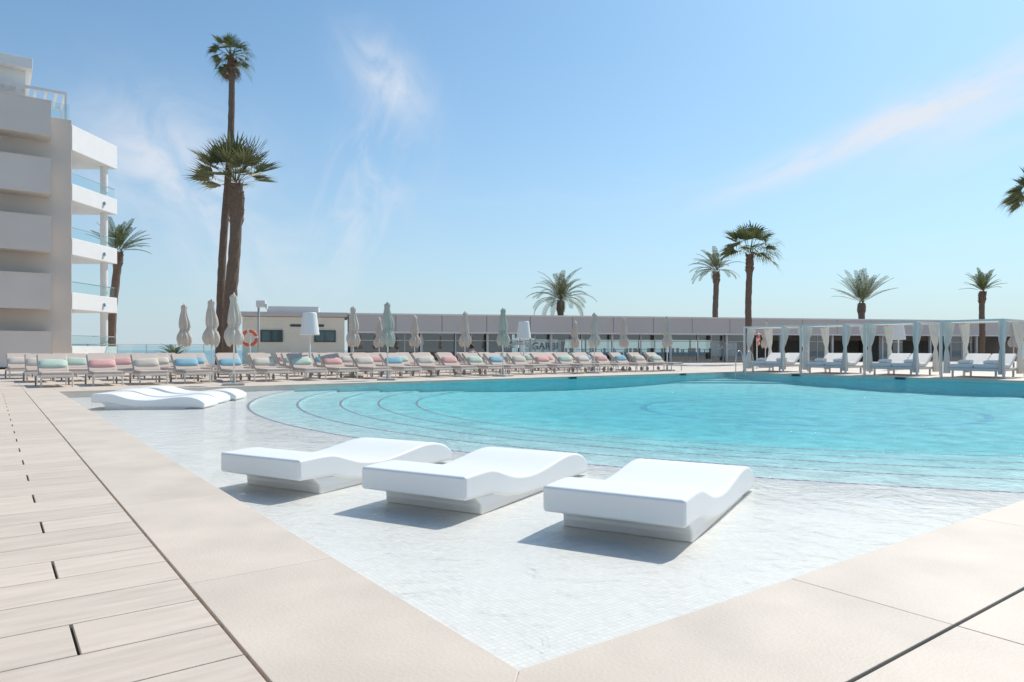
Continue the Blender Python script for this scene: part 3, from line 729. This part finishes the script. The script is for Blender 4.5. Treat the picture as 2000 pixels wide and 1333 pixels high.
# ---------------------------------------------------------------- person seated on a sunbed
def person(loc,rot,label):
    e=empty('person',label,'person',loc,rot)
    V=[(0,0,.50),(0,.02,.72),(0,.0,.95),(0,.0,1.03),(0,-.01,1.12),(0,-.01,1.22),
       (.17,0,.92),(.23,-.08,.68),(.15,-.28,.60),(-.17,0,.92),(-.23,-.08,.68),(-.15,-.28,.60),
       (.1,0,.48),(.12,-.42,.50),(.12,-.45,.08),(.12,-.58,.04),(-.1,0,.48),(-.12,-.42,.50),(-.12,-.45,.08),(-.12,-.58,.04)]
    Ed=[(0,1),(1,2),(2,3),(3,4),(4,5),(2,6),(6,7),(7,8),(2,9),(9,10),(10,11),(0,12),(12,13),(13,14),(14,15),(0,16),(16,17),(17,18),(18,19)]
    Rr=[.13,.12,.13,.055,.085,.075,.06,.045,.035,.06,.045,.035,.09,.065,.045,.035,.09,.065,.045,.035]
    me=bpy.data.meshes.new('body'); me.from_pydata(V,Ed,[]); me.materials.append(M['skin'])
    o=bpy.data.objects.new('body',me); col.objects.link(o); o.parent=e
    sk=o.modifiers.new('s','SKIN')
    for i,r in enumerate(Rr): me.skin_vertices[0].data[i].radius=(r,r*.85)
    me.skin_vertices[0].data[0].use_root=True
    o.modifiers.new('ss','SUBSURF').levels=2; o.modifiers['ss'].render_levels=2
    b=MB(); b.tube([(0,0,.50),(0,.02,.72),(0,0,.90),(0,0,1.0)],[.16,.15,.19,.07],16,fn=lambda i,a:1); b.obj('shirt',M['shirt'],parent=e,smooth=True)
    b=MB(); b.tube([(0,.02,1.10),(0,.03,1.2),(0,.02,1.28)],[.085,.1,.05],14); b.obj('hair',M['hair'],parent=e,smooth=True)
    return e
person((-.0565*30,30,-.08),2.6,'seated person in white shirt on a sunbed')

# ---------------------------------------------------------------- world + sun
EL=math.radians(50); AZ=math.radians(43)
w=bpy.data.worlds.new('World'); bpy.context.scene.world=w; w.use_nodes=True; t=w.node_tree; N=t.nodes; L=t.links
bg=N['Background']; bg.inputs['Strength'].default_value=.15
sky=N.new('ShaderNodeTexSky'); sky.sky_type='NISHITA'; sky.sun_disc=False; sky.sun_elevation=EL; sky.sun_rotation=AZ
sky.air_density=1.0; sky.dust_density=1.2; sky.ozone_density=1.5
tc=N.new('ShaderNodeTexCoord'); sx=N.new('ShaderNodeSeparateXYZ'); L.new(tc.outputs['Generated'],sx.inputs[0])
def MA(op,a,b=None,c=None,clamp=False):
    n=N.new('ShaderNodeMath'); n.operation=op; n.use_clamp=clamp
    for i,v in enumerate((a,b,c)):
        if v is None: continue
        if isinstance(v,(int,float)): n.inputs[i].default_value=v
        else: L.new(v,n.inputs[i])
    return n.outputs[0]
az=MA('ARCTAN2',sx.outputs[0],sx.outputs[1]); el=MA('ARCSINE',sx.outputs[2])
def cloud(caz,cel,ang,su,sv,fx,fy,amt,seed,lo=.42,hi=.72,dist=.6):
    du=MA('SUBTRACT',az,caz); dv=MA('SUBTRACT',el,cel); c,s=math.cos(ang),math.sin(ang)
    u=MA('ADD',MA('MULTIPLY',du,c),MA('MULTIPLY',dv,s)); v=MA('SUBTRACT',MA('MULTIPLY',dv,c),MA('MULTIPLY',du,s))
    g=MA('EXPONENT',MA('MULTIPLY',MA('ADD',MA('POWER',MA('ABSOLUTE',MA('DIVIDE',u,su)),2.5),MA('POWER',MA('ABSOLUTE',MA('DIVIDE',v,sv)),2)),-1))
    cb=N.new('ShaderNodeCombineXYZ'); L.new(MA('MULTIPLY',u,fx),cb.inputs[0]); L.new(MA('MULTIPLY',v,fy),cb.inputs[1]); cb.inputs[2].default_value=seed
    nz=N.new('ShaderNodeTexNoise'); nz.inputs['Scale'].default_value=1; nz.inputs['Detail'].default_value=7; nz.inputs['Roughness'].default_value=.58; nz.inputs['Distortion'].default_value=dist
    L.new(cb.outputs[0],nz.inputs['Vector'])
    mr=N.new('ShaderNodeMapRange'); mr.interpolation_type='SMOOTHSTEP'; mr.inputs[1].default_value=lo; mr.inputs[2].default_value=hi; L.new(nz.outputs['Fac'],mr.inputs[0])
    return MA('MULTIPLY',MA('MULTIPLY',g,mr.outputs[0]),amt)
cl=[cloud(.48,.270,.31,.20,.018,7,30,.80,3.1,.22,.62,.5),
    cloud(.60,.300,.33,.17,.040,5,16,.65,5.1,.28,.68,.5),
    cloud(.62,.255,.20,.14,.045,5,14,.30,8.1,.30,.75,.4),
    cloud(-.45,.235,-.25,.11,.070,10,14,.62,7.3,.22,.66),
    cloud(-.40,.15,-.9,.14,.055,8,20,.45,1.3,.30,.70),
    cloud(-.175,.36,-.75,.07,.034,12,18,.66,9.2,.22,.66),
    cloud(-.20,.22,1.2,.15,.055,8,22,.42,4.4,.36,.75,1.2),
    cloud(-.28,.13,.1,.14,.04,6,14,.30,6.4,.3,.75,.6),
    cloud(.05,.22,.0,.3,.03,4,20,.14,2.4,.40,.75)]
tot=cl[0]
for c in cl[1:]: tot=MA('ADD',tot,c)
tot=MA('MINIMUM',tot,.9)
tint=N.new('ShaderNodeVectorMath'); tint.operation='MULTIPLY'; tint.inputs[1].default_value=(.58,.86,.96); L.new(sky.outputs[0],tint.inputs[0])
hz=MA('EXPONENT',MA('MULTIPLY',MA('ABSOLUTE',el),-5.0))
mixh=N.new('ShaderNodeMix'); mixh.data_type='RGBA'; L.new(MA('MULTIPLY',hz,.85),mixh.inputs[0]); L.new(tint.outputs[0],mixh.inputs[6]); mixh.inputs[7].default_value=(4.2,4.9,5.5,1)
mixc=N.new('ShaderNodeMix'); mixc.data_type='RGBA'; L.new(tot,mixc.inputs[0]); L.new(mixh.outputs[2],mixc.inputs[6]); mixc.inputs[7].default_value=(5.3,5.55,6.0,1)
L.new(mixc.outputs[2],bg.inputs['Color'])
sl=bpy.data.lights.new('sun','SUN'); sl.energy=4.05; sl.angle=math.radians(.7); sl.color=(1,.955,.885)
so=bpy.data.objects.new('sun',sl); col.objects.link(so)
S=Vector((math.sin(AZ)*math.cos(EL),math.cos(AZ)*math.cos(EL),math.sin(EL)))
so.rotation_euler=S.to_track_quat('Z','Y').to_euler(); so.location=(10,10,30)
# ---------------------------------------------------------------- camera
cd=bpy.data.cameras.new('camera'); cam=bpy.data.objects.new('camera',cd); col.objects.link(cam)
cd.sensor_width=36; cd.lens=24.84; cd.shift_y=.00875; cd.clip_start=.05; cd.clip_end=30000
cam.location=(0,0,.95); cam.rotation_euler=(math.pi/2,0,0)
bpy.context.scene.camera=cam
sc=bpy.context.scene; sc.view_settings.view_transform='Standard'; sc.view_settings.look='None'; sc.view_settings.exposure=0
